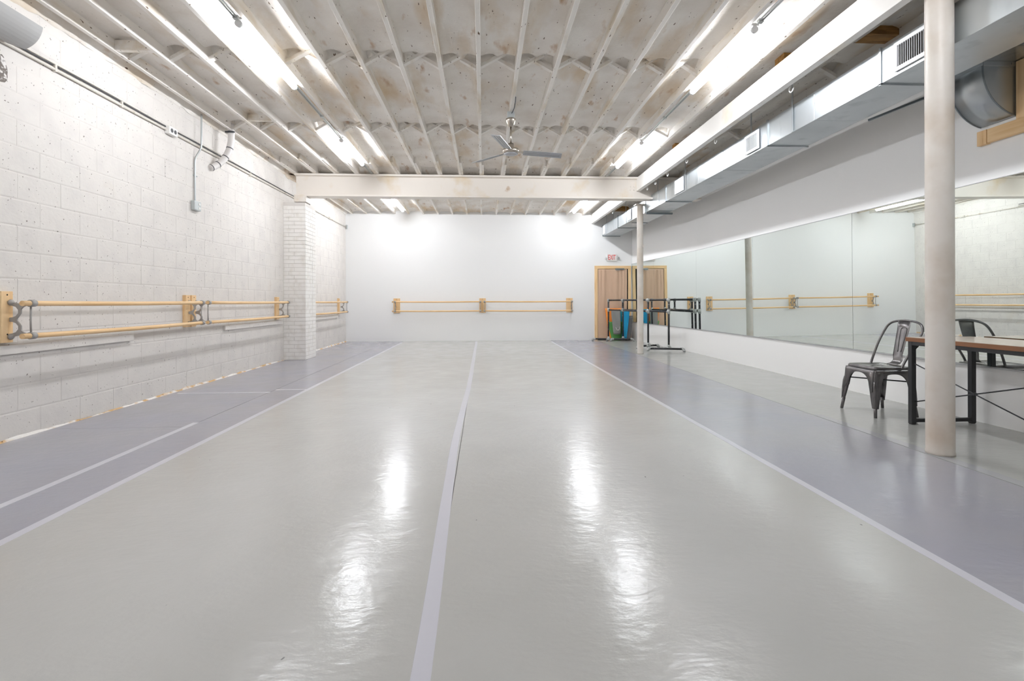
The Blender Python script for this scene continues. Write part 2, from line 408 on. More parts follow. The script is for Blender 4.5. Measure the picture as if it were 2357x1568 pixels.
# ------------------------------------------------------------------ steel beams, columns, pier
bt = thing('steel_beam', 'cream painted steel cross beam spanning over the brick pier and far column', 'beam', (0, 9.74, 3.0))
box(-3.46, 4.2, BY0, BY1, 3.395, 3.428).build('top_flange', 'beam', bt, bevel=.004)
box(-3.46, 4.2, BY0 + .105, BY0 + .135, 3.04, 3.395).build('web', 'beam', bt)
box(-3.46, 4.2, BY0, BY1, 3.010, 3.040).build('bottom_flange', 'beam', bt, bevel=.004)
pl = box(-3.46, -3.24, BY0 - .01, BY1 + .01, 2.90, 3.008).build('bearing_block', 'beam', bt, bevel=.004)
for i in range(3):
    for z in (2.93, 2.985):
        MB().tube([(-3.43 + i * .075, BY0 - .022, z), (-3.43 + i * .075, BY0 - .008, z)], .016, 8).build('bolt', 'beam', pl)
for i in range(2):
    for j in range(2):
        MB().tube([(2.84 + i * .07, BY0 + .088, 3.20 + j * .07), (2.84 + i * .07, BY0 + .108, 3.20 + j * .07)], .016, 8).build('bolt', 'beam', bt)
gi = thing('steel_girder', 'long white painted girder running along the right side below the joists', 'beam', (2.99, 5, 3.17))
for y0, y1 in ((YN, BY0 + .10), (BY0 + .14, YF)):
    box(2.95, 3.025, y0, y1, 3.175, 3.428).build('web', 'girder', gi, bevel=.004)
for y in (4.9, 6.55, 7.5, 8.3, 8.9, 9.35, 11.9):
    c = Vector((3.045, y, 3.155))
    MB().tube([c + Vector((0, .035 * cos(a), .035 * sin(a))) for a in [radians(q) for q in range(-180, 61, 30)]], .006, 6).build('eye_hook', 'whiteplastic', gi)
def column(x, y, r, label, ztop):
    t = thing('steel_column', label, 'column', (x, y, 0), 'white steel columns')
    prof = [(r * 1.03, 0.0), (r * 1.03, .015), (r, .03)] + [(r, .03 + (ztop - .06) * k / 10) for k in range(1, 11)] + [(r * 1.0, ztop - .01)]
    MB().lathe(prof, x, y, 28).build('shaft', 'column', t)
    box(x - r * 1.7, x + r * 1.7, y - r * 1.5, y + r * 1.5, ztop - .012, ztop + .006).build('cap_plate', 'column', t, bevel=.003)
    return t
c1 = column(3.15, 3.37, .081, 'thick cream painted round column in front of the table', 3.40)
c2 = column(3.16, 10.17, .062, 'slim white round column far off beside the pipe barres', 3.0)
MB().tube([(3.20, 10.105, 2.16), (3.205, 10.095, 2.16)], .03, 14).build('cover_disc', 'column', c2)
pr = thing('brick_pier', 'white painted brick pier standing against the left wall under the beam', 'pier', (-3.45, 9.87, 0))
PX1, PY0, PY1, PZ = -3.245, 9.58, 10.16, 2.885
box(XL, PX1 - .006, PY0 + .006, PY1 - .006, 0, PZ - .004).build('pier_core', 'mortar', pr)
mb = MB(); ch = .0705
def brick(x0, x1, y0, y1, z0, z1):
    mb.box(x0, x1, y0, y1, z0, z1)
for r in range(int(PZ / ch)):
    z0 = r * ch + .004; z1 = (r + 1) * ch - .004
    o = .105 if r % 2 else 0
    j = random.uniform(-.002, .002)
    xs = [XL, XL + .095 + (0.1 if r % 2 else 0), PX1]
    for a, b in zip(xs[:-1], xs[1:]): brick(a + .003, b - .003 if b < PX1 else b, PY0 + j, PY0 + .05, z0, z1)
    ys = [PY0, PY0 + .19 + o * .9, PY0 + .39, PY1]
    for a, b in zip(ys[:-1], ys[1:]): brick(PX1 - .05, PX1 + random.uniform(-.002, .002), a + .003, b - .003, z0, z1)
mb.build('brick_face', 'brick', pr, kind='stuff')
# ------------------------------------------------------------------ tube lights and their conduits
def tube_light(x, y0, y1, label, z=3.402, m='tube'):
    t = thing('tube_light', label, 'light', (x, (y0 + y1) / 2, z), 'ceiling tube lights')
    box(x - .037, x + .037, y0, y1, z + .0305, z + .052).build('housing', 'housing', t, bevel=.003)
    MB().tube([(x, y0 + .02, z), (x, y1 - .02, z)], .030, 16).build('lit_tube', m, t)
    for y in (y0, y1 - .025): MB().tube([(x, y, z), (x, y + .025, z)], .031, 12).build('end_cap', 'housing', t)
    return t
LX, RX = -2.046, 2.345
tube_light(LX, 4.42, 5.72, 'long lit tube light nearest the camera on the left row')
tube_light(LX, 7.55, 8.87, 'lit tube light in the middle of the left row before the beam')
tube_light(LX, 10.7, 13.25, 'lit tube light of the left row beyond the cross beam', 3.385, 'tube_far')
tube_light(RX, 4.29, 5.63, 'long lit tube light nearest the camera on the right row')
tube_light(RX, 7.46, 8.84, 'lit tube light in the middle of the right row before the beam')
tube_light(RX + .03, 10.7, 13.3, 'lit tube light of the right row beyond the cross beam', 3.385, 'tube_far')
for x in (LX, RX):
    tube_light(x, 1.25, 2.55, 'lit tube light overhead beyond the top edge on the %s row' % ('left' if x < 0 else 'right'))
def conduit(name, pts, r, m, label, cat='conduit', sm=False):
    o = MB().tube(smooth_path(pts) if sm else pts, r, 8).build(name, m); return tag(o, label, cat)
for x, segs, side in ((LX, ((2.57, 4.40), (5.74, 7.53), (8.89, 9.60)), 'left'), (RX, ((2.57, 4.23), (5.58, 7.37), (8.76, 9.60)), 'right')):
    for k, (a, b) in enumerate(segs):
        wt = ('from above the camera to the nearest tube', 'between the nearest and the middle tube', 'from the middle tube to the cross beam')[k]
        t = thing('light_conduit', 'thin twin steel conduit %s on the %s row' % (wt, side), 'conduit', (x, a, 3.40))
        for dx in (-.010, .014): MB().tube([(x + dx, a, 3.425), (x + dx, b, 3.425)], .0075, 8).build('pipe', 'steelconduit', t)
        if k < 2: box(x - .02, x + .024, (b - .04) if k == 0 else (a + b) / 2, (b - .0) if k == 0 else (a + b) / 2 + .03, 3.41, 3.44).build('coupling', 'steelconduit', t, bevel=.004)
# ------------------------------------------------------------------ ceiling fan
fx, fy = .352, 6.42
fan = thing('ceiling_fan', 'brushed nickel three blade ceiling fan hanging from a joist', 'fan', (fx, fy, 2.9))
box(fx - .045, fx + .045, fy - .045, fy + .045, 3.345, 3.43).build('junction_box', 'greybox', fan, bevel=.006)
MB().lathe([(.022, 3.245), (.030, 3.25), (.045, 3.28), (.062, 3.325), (.064, 3.345), (.05, 3.355)], fx, fy).build('canopy', 'nickel', fan)
MB().tube([(fx, fy, 3.25), (fx, fy, 3.02)], .0115, 12).build('downrod', 'nickel', fan)
MB().lathe([(.035, 3.04), (.037, 2.99), (.044, 2.965), (.05, 2.96)], fx, fy).build('collar', 'nickel', fan)
MB().lathe([(.05, 2.905), (.085, 2.91), (.102, 2.925), (.105, 2.95), (.098, 2.968), (.045, 2.975)], fx, fy, 32).build('motor', 'nickel', fan)
MB().lathe([(.01, 2.893), (.06, 2.896), (.09, 2.908), (.05, 2.912)], fx, fy, 32).build('bottom_cap', 'blade', fan)
for k in range(3):
    a = radians(12 + 120 * k)
    d = Vector((cos(a), sin(a), 0)); sd = Vector((-sin(a), cos(a), 0)); tl = radians(-13)
    sv = sd * cos(tl) + Vector((0, 0, 1)) * sin(tl); nv = d.cross(sv)
    fnb = lambda u, v, t, d=d, sv=sv, nv=nv: Vector((fx, fy, 2.935)) + d * u + sv * v + nv * t
    bl = MB().prism([(.15, -.055), (.66, -.062), (.69, .062), (.17, .052)], fnb, -.003, .003).build('blade', 'blade', fan)
    MB().prism([(.07, -.018), (.19, -.03), (.19, .03), (.07, .018)], fnb, .003, .009).build('blade_iron', 'nickel', bl)
    for v in (-.03, .0, .03): MB().prism([(.18, v - .004), (.65, v - .004), (.65, v + .004), (.18, v + .004)], fnb, -.006, -.003).build('rib', 'blade', bl)
conduit('fan_cable', [(fx, fy, 3.40), (fx + .03, fy - .15, 3.42), (fx + .035, fy - .32, 3.425), (fx + .03, fy - .5, 3.425)], .006, 'band', 'dark flexible cable running to the ceiling fan', 'cable', True)
# ------------------------------------------------------------------ mirrors
ZM0, ZM1 = .497, 2.072
seams = [13.83, 12.28, 10.1, 7.93, 5.73, 3.53, 1.33, -.87]
ml = ['narrow mirror panel nearest the curtained doorway', 'mirror panel behind the pipe barres, second from the doorway', 'mirror panel showing the far column, third from the doorway',
      'wide mirror panel in the middle of the right wall', 'mirror panel behind the chair and table', 'mirror panel beside the camera at the right edge', 'mirror panel alongside and behind the camera']
for k in range(len(seams) - 1):
    y1, y0 = seams[k] - .002, max(seams[k + 1] + .002, YN + .1)
    a = Vector((rw_x(y0), y0, 0)); b = Vector((rw_x(y1), y1, 0)); d = (b - a).normalized(); n = Vector((-d.y, d.x, 0))
    if n.x > 0: n = -n
    fnm = lambda u, v, t, a=a, d=d, n=n: a + d * u + Vector((0, 0, v)) + n * (t + .009 * (v - ZM0))
    L = (b - a).length
    o = MB().prism([(0, ZM0), (L, ZM0), (L, ZM1), (0, ZM1)], fnm, .004, .010).build('mirror_panel', 'mirror')
    tag(o, ml[k], 'mirror', 'wall mirrors')
for nm, z0, z1 in (('trim_1', ZM0 - .014, ZM0 - .001), ('trim_2', ZM1 + .001, ZM1 + .008)):
    mb = MB()
    for (ya, yb) in ((YF - .01, YB), (YB, -.9)):
        a = Vector((rw_x(ya), ya, 0)); b = Vector((rw_x(yb), yb, 0)); d = (b - a).normalized(); n = Vector((d.y, -d.x, 0))
        if n.x > 0: n = -n
        L = (b - a).length
        mb.prism([(0, z0), (L, z0), (L, z1), (0, z1)], lambda u, v, t, a=a, d=d, n=n: a + d * u + Vector((0, 0, v)) + n * t, .0005, .014 if nm == 'trim_1' else .030)
    mb.build(nm, 'chan', kind='structure')['label'] = 'metal channel along the %s edge of the mirrors' % ('bottom' if nm == 'trim_1' else 'top')
# ------------------------------------------------------------------ wall barres
def bracket_shape():
    # u: out from the board, v: height above the middle foot
    return [(0, .155), (0, .11), (.018, .107), (.045, .098), (.062, .075), (.062, .05), (.045, .028), (.02, .018), (0, .016), (0, -.016), (.02, -.018), (.045, -.028), (.062, -.05),
            (.062, -.075), (.045, -.098), (.018, -.107), (0, -.11), (0, -.155), (.02, -.135), (.07, -.125), (.145, -.135), (.145, -.117), (.10, -.098), (.085, -.082), (.083, -.05),
            (.055, -.008), (.055, .008), (.083, .05), (.085, .082), (.10, .098), (.145, .117), (.145, .135), (.07, .125), (.02, .135)]
def barre(label, o_fn, boards, brackets, bar, zt=1.055, zl=.808, wood='pine_y', loc=(0, 0, 0), bwid=.095, bthk=.04):
    """o_fn(s, u, z): s along the wall, u out from it"""
    t = thing('wall_barre', label, 'barre', loc, 'wall mounted ballet barres')
    for (s0, s1) in boards:
        p = [o_fn(s, u, z) for z in (.757, 1.147) for s, u in ((s0, 0), (s1, 0), (s1, bthk), (s0, bthk))]
        MB().add(p, ((0, 1, 2, 3), (4, 5, 6, 7), (0, 1, 5, 4), (1, 2, 6, 5), (2, 3, 7, 6), (3, 0, 4, 7))).build('backing_board', 'pine_z', t, bevel=.002)
    zm = (zt + zl) / 2; sc = (zt - zl) / 2 / .126
    for s in brackets:
        fn = lambda u, v, tt, s=s: o_fn(s + tt, bthk + u, zm + v * sc)
        br = MB().prism(bracket_shape(), fn, -.006, .006).build('bracket', 'bracket', t, bevel=.002)
        for v in (-.135, .135):
            MB().tube([o_fn(s, bthk, zm + v * sc), o_fn(s, bthk + .012, zm + v * sc * .97), o_fn(s, bthk + .03, zm + v * .95 * sc)], .02, 12, radii=[.024, .022, .009]).build('foot', 'bracket', br)
        for z in (zt, zl):
            MB().tube([o_fn(s - .022, bthk + .16, z), o_fn(s + .022, bthk + .16, z)], .027, 16).build('ring', 'bracket', br)
        MB().tube([o_fn(s, bthk + .152, zl + .02), o_fn(s, bthk + .15, zm), o_fn(s, bthk + .152, zt - .02)], .0065, 8).build('rod', 'bracket', br)
    for z in (zt, zl):
        n = 14; pts = [o_fn(bar[0] + (bar[1] - bar[0]) * k / n, bthk + .16, z - .006 * sin(pi * k / n)) for k in range(n + 1)]
        MB().tube(pts, .0205, 14).build('bar', wood, t)
    for (s0, s1) in boards:
        for z in (.80, 1.10): MB().tube([o_fn((s0 + s1) / 2, bthk - .002, z + .02), o_fn((s0 + s1) / 2, bthk + .0015, z + .02)], .006, 8).build('screw', 'dark', t)
    return t
lf = lambda s, u, z: Vector((XL + u, s, z))
barre('long pine double barre on the left wall nearest the camera', lf, [(4.045, 4.14), (6.43, 6.525)], [4.115, 6.49], (4.03, 6.535), loc=(XL, 5.2, .757))
barre('pine double barre on the left wall just before the brick pier', lf, [(6.56, 6.655), (9.17, 9.285)], [6.64, 9.27], (6.61, 9.30), loc=(XL, 8, .757))
barre('pine double barre on the left wall between brick pier and far corner', lf, [(10.35, 10.45), (13.03, 13.14)], [10.42, 13.2], (10.4, 13.235), loc=(XL, 11.8, .757))
bf = lambda s, u, z: Vector((s, YF - u, z))
barre('pine double barre on the far wall, left of its shared middle board', bf, [(-2.39, -2.215)], [-2.325, -.075], (-2.40, -.062), zl=.81, wood='pine_x', loc=(-1.2, YF, .757), bthk=.02)
barre('pine double barre on the far wall, right of its shared middle board', bf, [(-.105, .07), (2.255, 2.43)], [.035, 2.385], (.022, 2.41), zl=.81, wood='pine_x', loc=(1.2, YF, .757), bthk=.02)
# ------------------------------------------------------------------ left wall services
t = thing('wall_conduit', 'white painted conduit running along the top of the left wall', 'conduit', (XL, 5, 3.03))
MB().tube([(XL + .016, y, 3.02 + .004 * y + .004 * nz(y, 2)) for y in [YN + .3 * k for k in range(43)]] + [(XL + .016, 9.56, 3.06)], .013, 8).build('pipe', 'conduit', t)
MB().tube([(XL + .016, 10.2, 3.035), (XL + .016, 13.83, 3.042)], .013, 8).build('pipe', 'conduit', t)
MB().tube([(XL + .012, y, 3.055 + .004 * y + .006 * nz(y * 1.3, 7)) for y in [YN + .2 * k for k in range(64)]], .006, 6).build('cable', 'band', t)
MB().tube([(XL + .008, y, 3.072 + .004 * y + .010 * nz(y * .9, 17)) for y in [YN + .2 * k for k in range(50)]], .005, 6).build('cable', 'conduit', t)
MB().tube([(XL + .016, 12.3, 3.04), (XL + .016, 12.42, 3.04)], .026, 10).build('coupling', 'conduit', t)
for y in (4.55, 5.35, 8.2): box(XL, XL + .03, y, y + .02, 3.02, 3.08).build('clip', 'conduit', t)
t = thing('outlet_box', 'small white outlet box with dark sockets high on the left wall', 'outlet', (XL, 6.17, 3.04))
box(XL, XL + .055, 6.09, 6.25, 3.00, 3.09).build('body', 'whiteplastic', t, bevel=.006)
for y in (6.135, 6.20): MB().tube([(XL + .054, y, 3.045), (XL + .058, y, 3.045)], .024, 12).build('socket', 'band', t)
conduit('drop_conduit', [(XL + .06, 6.75, 3.46), (XL + .06, 6.745, 3.10), (XL + .05, 6.735, 3.0), (XL + .018, 6.69, 2.88), (XL + .016, 6.68, 2.75), (XL + .016, 6.68, 2.32)], .011, 'steelconduit', 'thin steel conduit dropping from the ceiling to a grey switch box', 'conduit', True)
t = thing('switch_box', 'grey metal junction box at the end of the drop conduit', 'junction box', (XL, 6.7, 2.27))
box(XL, XL + .05, 6.61, 6.76, 2.215, 2.335).build('body', 'greybox', t, bevel=.01)
for z in (2.25, 2.30): MB().tube([(XL + .05, 6.715, z), (XL + .055, 6.715, z)], .017, 12).build('knockout', 'whiteplastic', t)
conduit('conduit_clip', [(XL + .006, 6.66, 2.66), (XL + .006, 6.74, 2.66)], .008, 'steelconduit', 'small strap clip on the drop conduit', 'clip')
pp = smooth_path([(-3.47, 7.29, 3.52), (-3.47, 7.29, 3.30), (-3.49, 7.27, 3.15), (-3.53, 7.22, 3.02), (-3.585, 7.15, 2.92), (-3.63, 7.06, 2.85)])
t = thing('vent_pipe', 'bent white pipe with dark bands going into the left wall', 'pipe', (-3.5, 7.3, 2.85))
MB().tube(pp, .043, 18).build('pipe', 'pvc', t)
for i in (4, 14, 22, 31, 38):
    if i + 1 < len(pp): MB().tube([pp[i], pp[i] + (pp[i + 1] - pp[i]).normalized() * .012], .0455, 18).build('band', 'band', t)
MB().tube([(-3.53, 7.25, 3.40), (-3.41, 7.25, 3.40)], .012, 8).build('clamp', 'band', t)
t = thing('wall_speaker', 'grey loudspeaker tilted down high at the left edge', 'speaker', (-3.5, 3.95, 3.0))
prof = []
TR, BR = Vector((-3.34, 3.155)), Vector((-3.47, 2.985))
for k in range(9):
    q = k / 8; p = TR.lerp(BR, q); nrm = Vector((.79, -.61)); prof.append(tuple(p + nrm * .03 * (1 - (2 * q - 1) ** 2)))
MB().prism(prof + [(-3.60, 3.03), (-3.56, 3.14), (-3.42, 3.20)], lambda a, b, y: Vector((a, y, b)), 3.74, 4.10).build('cabinet', 'speaker', t, bevel=.004)
box(-3.64, -3.56, 3.86, 3.98, 3.05, 3.13).build('bracket', 'bracket', t)
o = box(XL + .02, XL + .05, 13.79, 13.85, 3.0, 3.1).build('corner_box', 'greybox', bevel=.004); tag(o, 'small metal box where the wall conduit meets the far corner', 'junction box')
# ------------------------------------------------------------------ doorway with curtain, exit sign
dr = struct('door_1', (3.54, YF, 0), 'pine framed doorway in the far right corner')
YD = YF - .03
box(3.036, 3.118, YD, YF, 0, 1.942).build('jamb', 'pine_z', dr, bevel=.003)
box(3.96, 4.042, YD, YF, 0, 1.942).build('jamb', 'pine_z', dr, bevel=.003)
box(3.036, 4.042, YD, YF, 1.944, 2.026).build('door_head', 'pine_x', dr, bevel=.003)
box(3.118, 3.96, YF - .008, YF - .001, 0, 1.942).build('doorway_dark', 'dark', dr)  # flat black sheet painting the dark void behind the curtain
cl = box(3.60, 3.85, YD - .03, YF - .01, 1.915, 1.955).build('door_closer', 'galv_dark', dr, bevel=.006)
MB().bar((3.60, YD - .045, 1.905), (3.72, YD - .05, 1.905), .02, .012).build('closer_arm', 'fitting', cl)
nx, nzv = 130, 40; vs = []; fs = []
for j in range(nzv + 1):
    q = j / nzv; z = 1.935 - q * 1.915
    for i in range(nx + 1):
        u = i / nx; x = 3.124 + u * .80
        fold = .009 * sin(u * 40 + 2.5 * sin(u * 7)) * max(0, 1 - 1.6 * q) + .010 * sin(u * 15 + 2 + q * .8) + .008 * sin(u * 6 + q * 2) + .014 * nz(u * 5, q * 4) + .006 * nz(u * 12, q * 9)
        vs.append((x + .008 * nz(u * 3, q * 3, 4), YF - .030 + fold * .75, z + (.012 * sin(u * 23) if j == nzv else 0)))
for j in range(nzv):
    for i in range(nx):
        a = j * (nx + 1) + i; fs.append((a, a + 1, a + nx + 2, a + nx + 1))
cu = MB(); cu.add(vs, fs, True); cu = cu.build('curtain', 'curtain')
tag(cu, 'tan brown curtain hanging in the pine door frame', 'curtain')
sl = cu.modifiers.new('thick', 'SOLIDIFY'); sl.thickness = .002
ex = thing('exit_sign', 'white exit sign with red letters above the curtained doorway', 'sign', (3.51, YF, 2.16))
box(3.375, 3.645, YF - .045, YF, 2.16, 2.345).build('case', 'whiteplastic', ex, bevel=.006)
cu_ = bpy.data.curves.new('lettering', 'FONT'); cu_.body = 'EXIT'; cu_.size = .20; cu_.align_x = 'CENTER'; cu_.align_y = 'CENTER'; cu_.extrude = .001; cu_.offset = .003
tmp = bpy.data.objects.new('tmp', cu_); C.objects.link(tmp)
me = bpy.data.meshes.new_from_object(tmp); bpy.data.objects.remove(tmp)
me.name = 'lettering'
xs_ = [v.co.x for v in me.vertices]; ys_ = [v.co.y for v in me.vertices]
sx = .205 / (max(xs_) - min(xs_)); sy = .135 / (max(ys_) - min(ys_)); mx_ = (max(xs_) + min(xs_)) / 2; my_ = (max(ys_) + min(ys_)) / 2
for v in me.vertices: v.co = Vector((3.51 + (v.co.x - mx_) * sx, YF - .0465 - v.co.z, 2.255 + (v.co.y - my_) * sy))
me.materials.clear(); me.materials.append(MT['red'])
place('lettering', me, ex)
for sgn in (-1, 1):
    x = 3.51 + sgn * .165
    lp = MB().tube([(x, YF - .02, 2.245), (x + sgn * .012, YF - .075, 2.238)], .03, 14, radii=[.022, .032]).build('lamp_head', 'whiteplastic', ex)
    MB().tube([(x + sgn * .012, YF - .076, 2.238), (x + sgn * .013, YF - .079, 2.238)], .026, 14).build('lens', 'greybox', lp)
# ------------------------------------------------------------------ free-standing pipe barres
def pipe_barre(label, a, b, footdir_a, footdir_b, ts):
    t = thing('pipe_barre', label, 'barre', ((a[0] + b[0]) / 2, (a[1] + b[1]) / 2, 0), 'black pipe ballet barres')
    A, B = Vector((a[0], a[1], 0)), Vector((b[0], b[1], 0))
    R = .0215
    zt, zm, zf = 1.085, .83, .055
    def fit(p, q, r=.031): MB().tube([p, q], r, 12).build('fitting', 'fitting', t)
    Z = Vector((0, 0, 1)); d = (B - A).normalized()
    for P_, (f0, f1) in ((A, footdir_a), (B, footdir_b)):
        MB().tube([P_ + Z * zf, P_ + Z * zt], R, 12).build('upright', 'blackpipe', t)
        F0, F1 = Vector((f0[0], f0[1], 0)), Vector((f1[0], f1[1], 0))
        MB().tube([F0 + Z * zf, F1 + Z * zf], R, 12).build('foot', 'blackpipe', t)
        for F in (F0, F1):
            o_ = (F - P_); o_.z = 0; o_.normalize()
            el = smooth_path([F - o_ * .05 + Z * zf, F + Z * zf, F + o_ * .025 + Z * (zf - .02), F + o_ * .03 + Z * .006], 5)
            MB().tube(el, .029, 12).build('elbow', 'fitting', t)
            MB().tube([F + o_ * .03 + Z * .012, F + o_ * .03], .027, 10).build('rubber_foot', 'black', t)
        fd = (F1 - F0).normalized()
        fit(P_ + Z * zf - fd * .05, P_ + Z * zf + fd * .05); fit(P_ + Z * zf, P_ + Z * (zf + .07))
        for z in (zt, zm):
            s_ = 1 if P_ is A else -1
            fit(P_ + Z * z - d * .01 * s_, P_ + Z * z + d * .06 * s_); fit(P_ + Z * (z - .05), P_ + Z * (z + (.035 if z == zt else .05)))
    for z in (zt, zm): MB().tube([A + Z * z, B + Z * z], R, 12).build('rail', 'blackpipe', t)
    for q in ts:
        P_ = A.lerp(B, q); MB().tube([P_ + Z * zm, P_ + Z * zt], R, 12).build('spacer', 'blackpipe', t)
        for z in (zt, zm): fit(P_ + Z * z - d * .05, P_ + Z * z + d * .05); fit(P_ + Z * (zm), P_ + Z * (zm + .06)); fit(P_ + Z * (zt - .06), P_ + Z * zt)
    return t
pipe_barre('black pipe barre with grey fittings, the longer one set nearer the curtain', (3.315, 13.42), (3.70, 11.33), ((2.95, 13.56), (3.30, 13.44)), ((3.46, 11.26), (3.965, 11.47)), (.40,))
pipe_barre('black pipe barre with grey fittings standing close along the mirror', (3.70, 13.40), (3.955, 10.74), ((3.40, 13.40), (3.93, 13.33)), ((3.52, 10.70), (4.165, 10.50)), (.45,))
# ------------------------------------------------------------------ foam mats leaning by the door
def leaning(name, label, m, cx, z0, w0, w1, hgt, y0, y1, skew=0.0, th=.012, grid=False, curl=.02):
    """a slightly curled foam sheet: foot at y0, top at y1, width w0 (foot) to w1 (top)"""
    n, k = 10, 8; vs = []; fs = []
    for side in (0, 1):
        for j in range(n + 1):
            q = j / n
            for i in range(k + 1):
                u = i / k - .5
                x = cx + skew * q + u * (w0 + (w1 - w0) * q)
                y = y0 + (y1 - y0) * q - curl * (1 - 4 * u * u) + .008 * sin(q * 5 + u * 3) + (th if side else 0)
                vs.append((x, y, z0 + hgt * q + .012 * abs(u) * (1 - q)))
    w_ = k + 1; o2 = (n + 1) * w_
    for j in range(n):
        for i in range(k):
            a = j * w_ + i; fs.append((a, a + 1, a + w_ + 1, a + w_)); b = a + o2; fs.append((b, b + w_, b + w_ + 1, b + 1))
    for i in range(k):
        fs.append((i, o2 + i, o2 + i + 1, i + 1)); a = n * w_ + i; fs.append((a, a + 1, o2 + a + 1, o2 + a))
    for j in range(n):
        a = j * w_; fs.append((a, a + w_, o2 + a + w_, o2 + a)); a += k; fs.append((a, o2 + a, o2 + a + w_, a + w_))
    t = thing(name, label, 'mat', (cx, y0, 0), 'foam mats by the doorway')
    mb = MB(); mb.add(vs, fs, True); mb.build('sheet', m, t)
    return t
leaning('foam_mat', 'orange foam mat standing behind the other mats at the doorway', 'orange', 3.60, .004, .36, .50, .86, 13.73, 13.765, -.04, .02)
leaning('foam_mat', 'green foam mat, lowest and half hidden behind the grey one', 'green', 3.60, .004, .27, .44, .50, 13.65, 13.68, -.02, .02)
t = leaning('foam_mat', 'grey foam mat with a white cord hanging in front of the green one', 'matgrey', 3.575, .17, .20, .25, .67, 13.52, 13.60, -.02, .015)
MB().tube(smooth_path([(3.53, 13.495, .36), (3.56, 13.485, .30), (3.60, 13.485, .29), (3.635, 13.49, .34), (3.635, 13.495, .38)]), .006, 8).build('cord', 'whiteplastic', t)
for z in (.20, .26, .32): box(3.49, 3.655, 13.488, 13.494, z, z + .006).build('crease', 'darkgrey', t)
leaning('foam_mat', 'teal foam mat between the grey and the blue one', 'teal', 3.74, .20, .10, .16, .64, 13.695, 13.71, .0, .015)
t = leaning('foam_mat', 'bright blue foam mat with a grid of grooves near its foot', 'blue', 3.755, .06, .13, .17, .77, 13.47, 13.56, .09, .02)
for z in (.12, .17, .22, .27, .32): box(3.715, 3.81, 13.440 + (z - .06) * .117, 13.450 + (z - .06) * .117, z, z + .008).build('groove', 'teal', t)
leaning('foam_mat', 'dark grey foam mat leaning at the right side of the blue one', 'darkgrey', 3.83, .004, .22, .20, .66, 13.55, 13.62, .10, .025)
leaning('cardboard_sheet', 'brown cardboard sheet behind the dark grey mat in the corner', 'pine_z', 3.97, .004, .11, .05, .42, 13.74, 13.80, .0, .006)['category'] = 'cardboard'
# ------------------------------------------------------------------ air duct along the right side
du = thing('air_duct', 'galvanised rectangular air duct hanging along the right wall', 'duct', (3.47, 8, 2.82))
DX0, DX1, DZ0, DZ1 = 3.24, 3.70, 2.825, 3.105
dseam = [13.72, 12.15, 11.35, 10.05, 8.92, 7.55, 6.75, 5.66, 4.84, 4.0, 2.6, 1.0]
for a, b in zip(dseam[:-1], dseam[1:]):
    e = random.uniform(-.002, .002)
    box(DX0 + e, DX1, b + .002, a - .002, DZ0 + e, DZ1 + e).build('duct_section', 'galv', du, bevel=.004)
for y in (13.70, 12.15, 10.05, 8.92, 5.66, 4.0):
    mb = MB(); mb.box(DX0 - .012, DX0 + .004, y - .012, y + .012, DZ0 - .012, DZ1 + .012); mb.box(DX0 - .012, DX1 + .012, y - .012, y + .012, DZ0 - .014, DZ0); mb.build('joint_flange', 'galv_dark' if y in (13.70, 12.15) else 'galv', du)
box(DX0 - .02, DX1 + .05, 9.95, 9.99, DZ0 - .05, DZ0 - .014).build('trapeze_rail', 'galv_dark', du)
for y in (11.35,): box(DX0 + .1, DX1, y, y + .012, DZ0 - .01, DZ0).build('trapeze_rail', 'galv_dark', du)
for y in (13.26, 12.55, 11.43, 9.3, 8.02, 6.0, 5.18):
    box(DX0 - .014, DX0 - .010, y - .012, y + .012, DZ0 + (.0 if y != 6.0 else .2), 3.45).build('hanger_strap', 'galv', du)
for y0, y1 in ((3.50, 3.85), (5.83, 6.15), (8.09, 8.46), (11.02, 11.30), (13.42, 13.66)):
    z0, z1 = DZ0 + .025, DZ1 - .03; x = DX0 - .006
    mb = MB(); mb.box(x - .012, x, y0, y1, z0, z0 + .03); mb.box(x - .012, x, y0, y1, z1 - .03, z1); mb.box(x - .012, x, y0, y0 + .03, z0 + .03, z1 - .03); mb.box(x - .012, x, y1 - .03, y1, z0 + .03, z1 - .03)
    v = mb.build('vent_grille', 'vent', du)
    box(x, x + .001, y0 + .03, y1 - .03, z0 + .03, z1 - .03).build('vent_back', 'ventdark', v)
    nsl = 14; 
    for i in range(nsl):
        yy = y0 + .035 + (y1 - y0 - .07) * (i + .5) / nsl
        MB().bar((x - .006, yy, z0 + .03), (x - .006, yy, z1 - .03), .004, .011, upv=(.75, .65, 0)).build('slat', 'vent', v)
# branch and elbow into the wall
el = thing('duct_elbow', 'curved galvanised duct elbow dropping from the branch into the right wall', 'duct', (4.15, 4.05, 2.5))
box(DX1 + .002, 4.30, 3.62, 4.33, 2.985, 3.10).build('branch_box', 'galv', el, bevel=.004)
EY0, EY1 = 3.905, 4.195
cxe, cze, re_ = 4.40, 2.92, .385
arc = [(cxe - re_ * cos(a), cze - re_ * sin(a)) for a in [radians(q) for q in range(0, 80, 6)]]
arc = [p for p in arc if p[0] < 4.302]
prof = [(cxe - re_, 2.985)] + arc + [(4.302, arc[-1][1] - .004), (4.302, 2.985)]
cheek = MB()
n = len(prof)
for y0, y1, nm in ((EY0, EY0 + .004, 'cheek_plate'), (EY1 - .004, EY1, 'cheek_plate')):
    MB().prism(prof, lambda a, b, y: Vector((a, y, b)), y0, y1).build(nm, 'galv', el)
outer = prof[:-2] + [prof[-2]]
vs = [(a, y, b) for a, b in outer for y in (EY0 + .004, EY1 - .004)]
fs = [(2 * i, 2 * i + 2, 2 * i + 3, 2 * i + 1) for i in range(len(outer) - 1)]
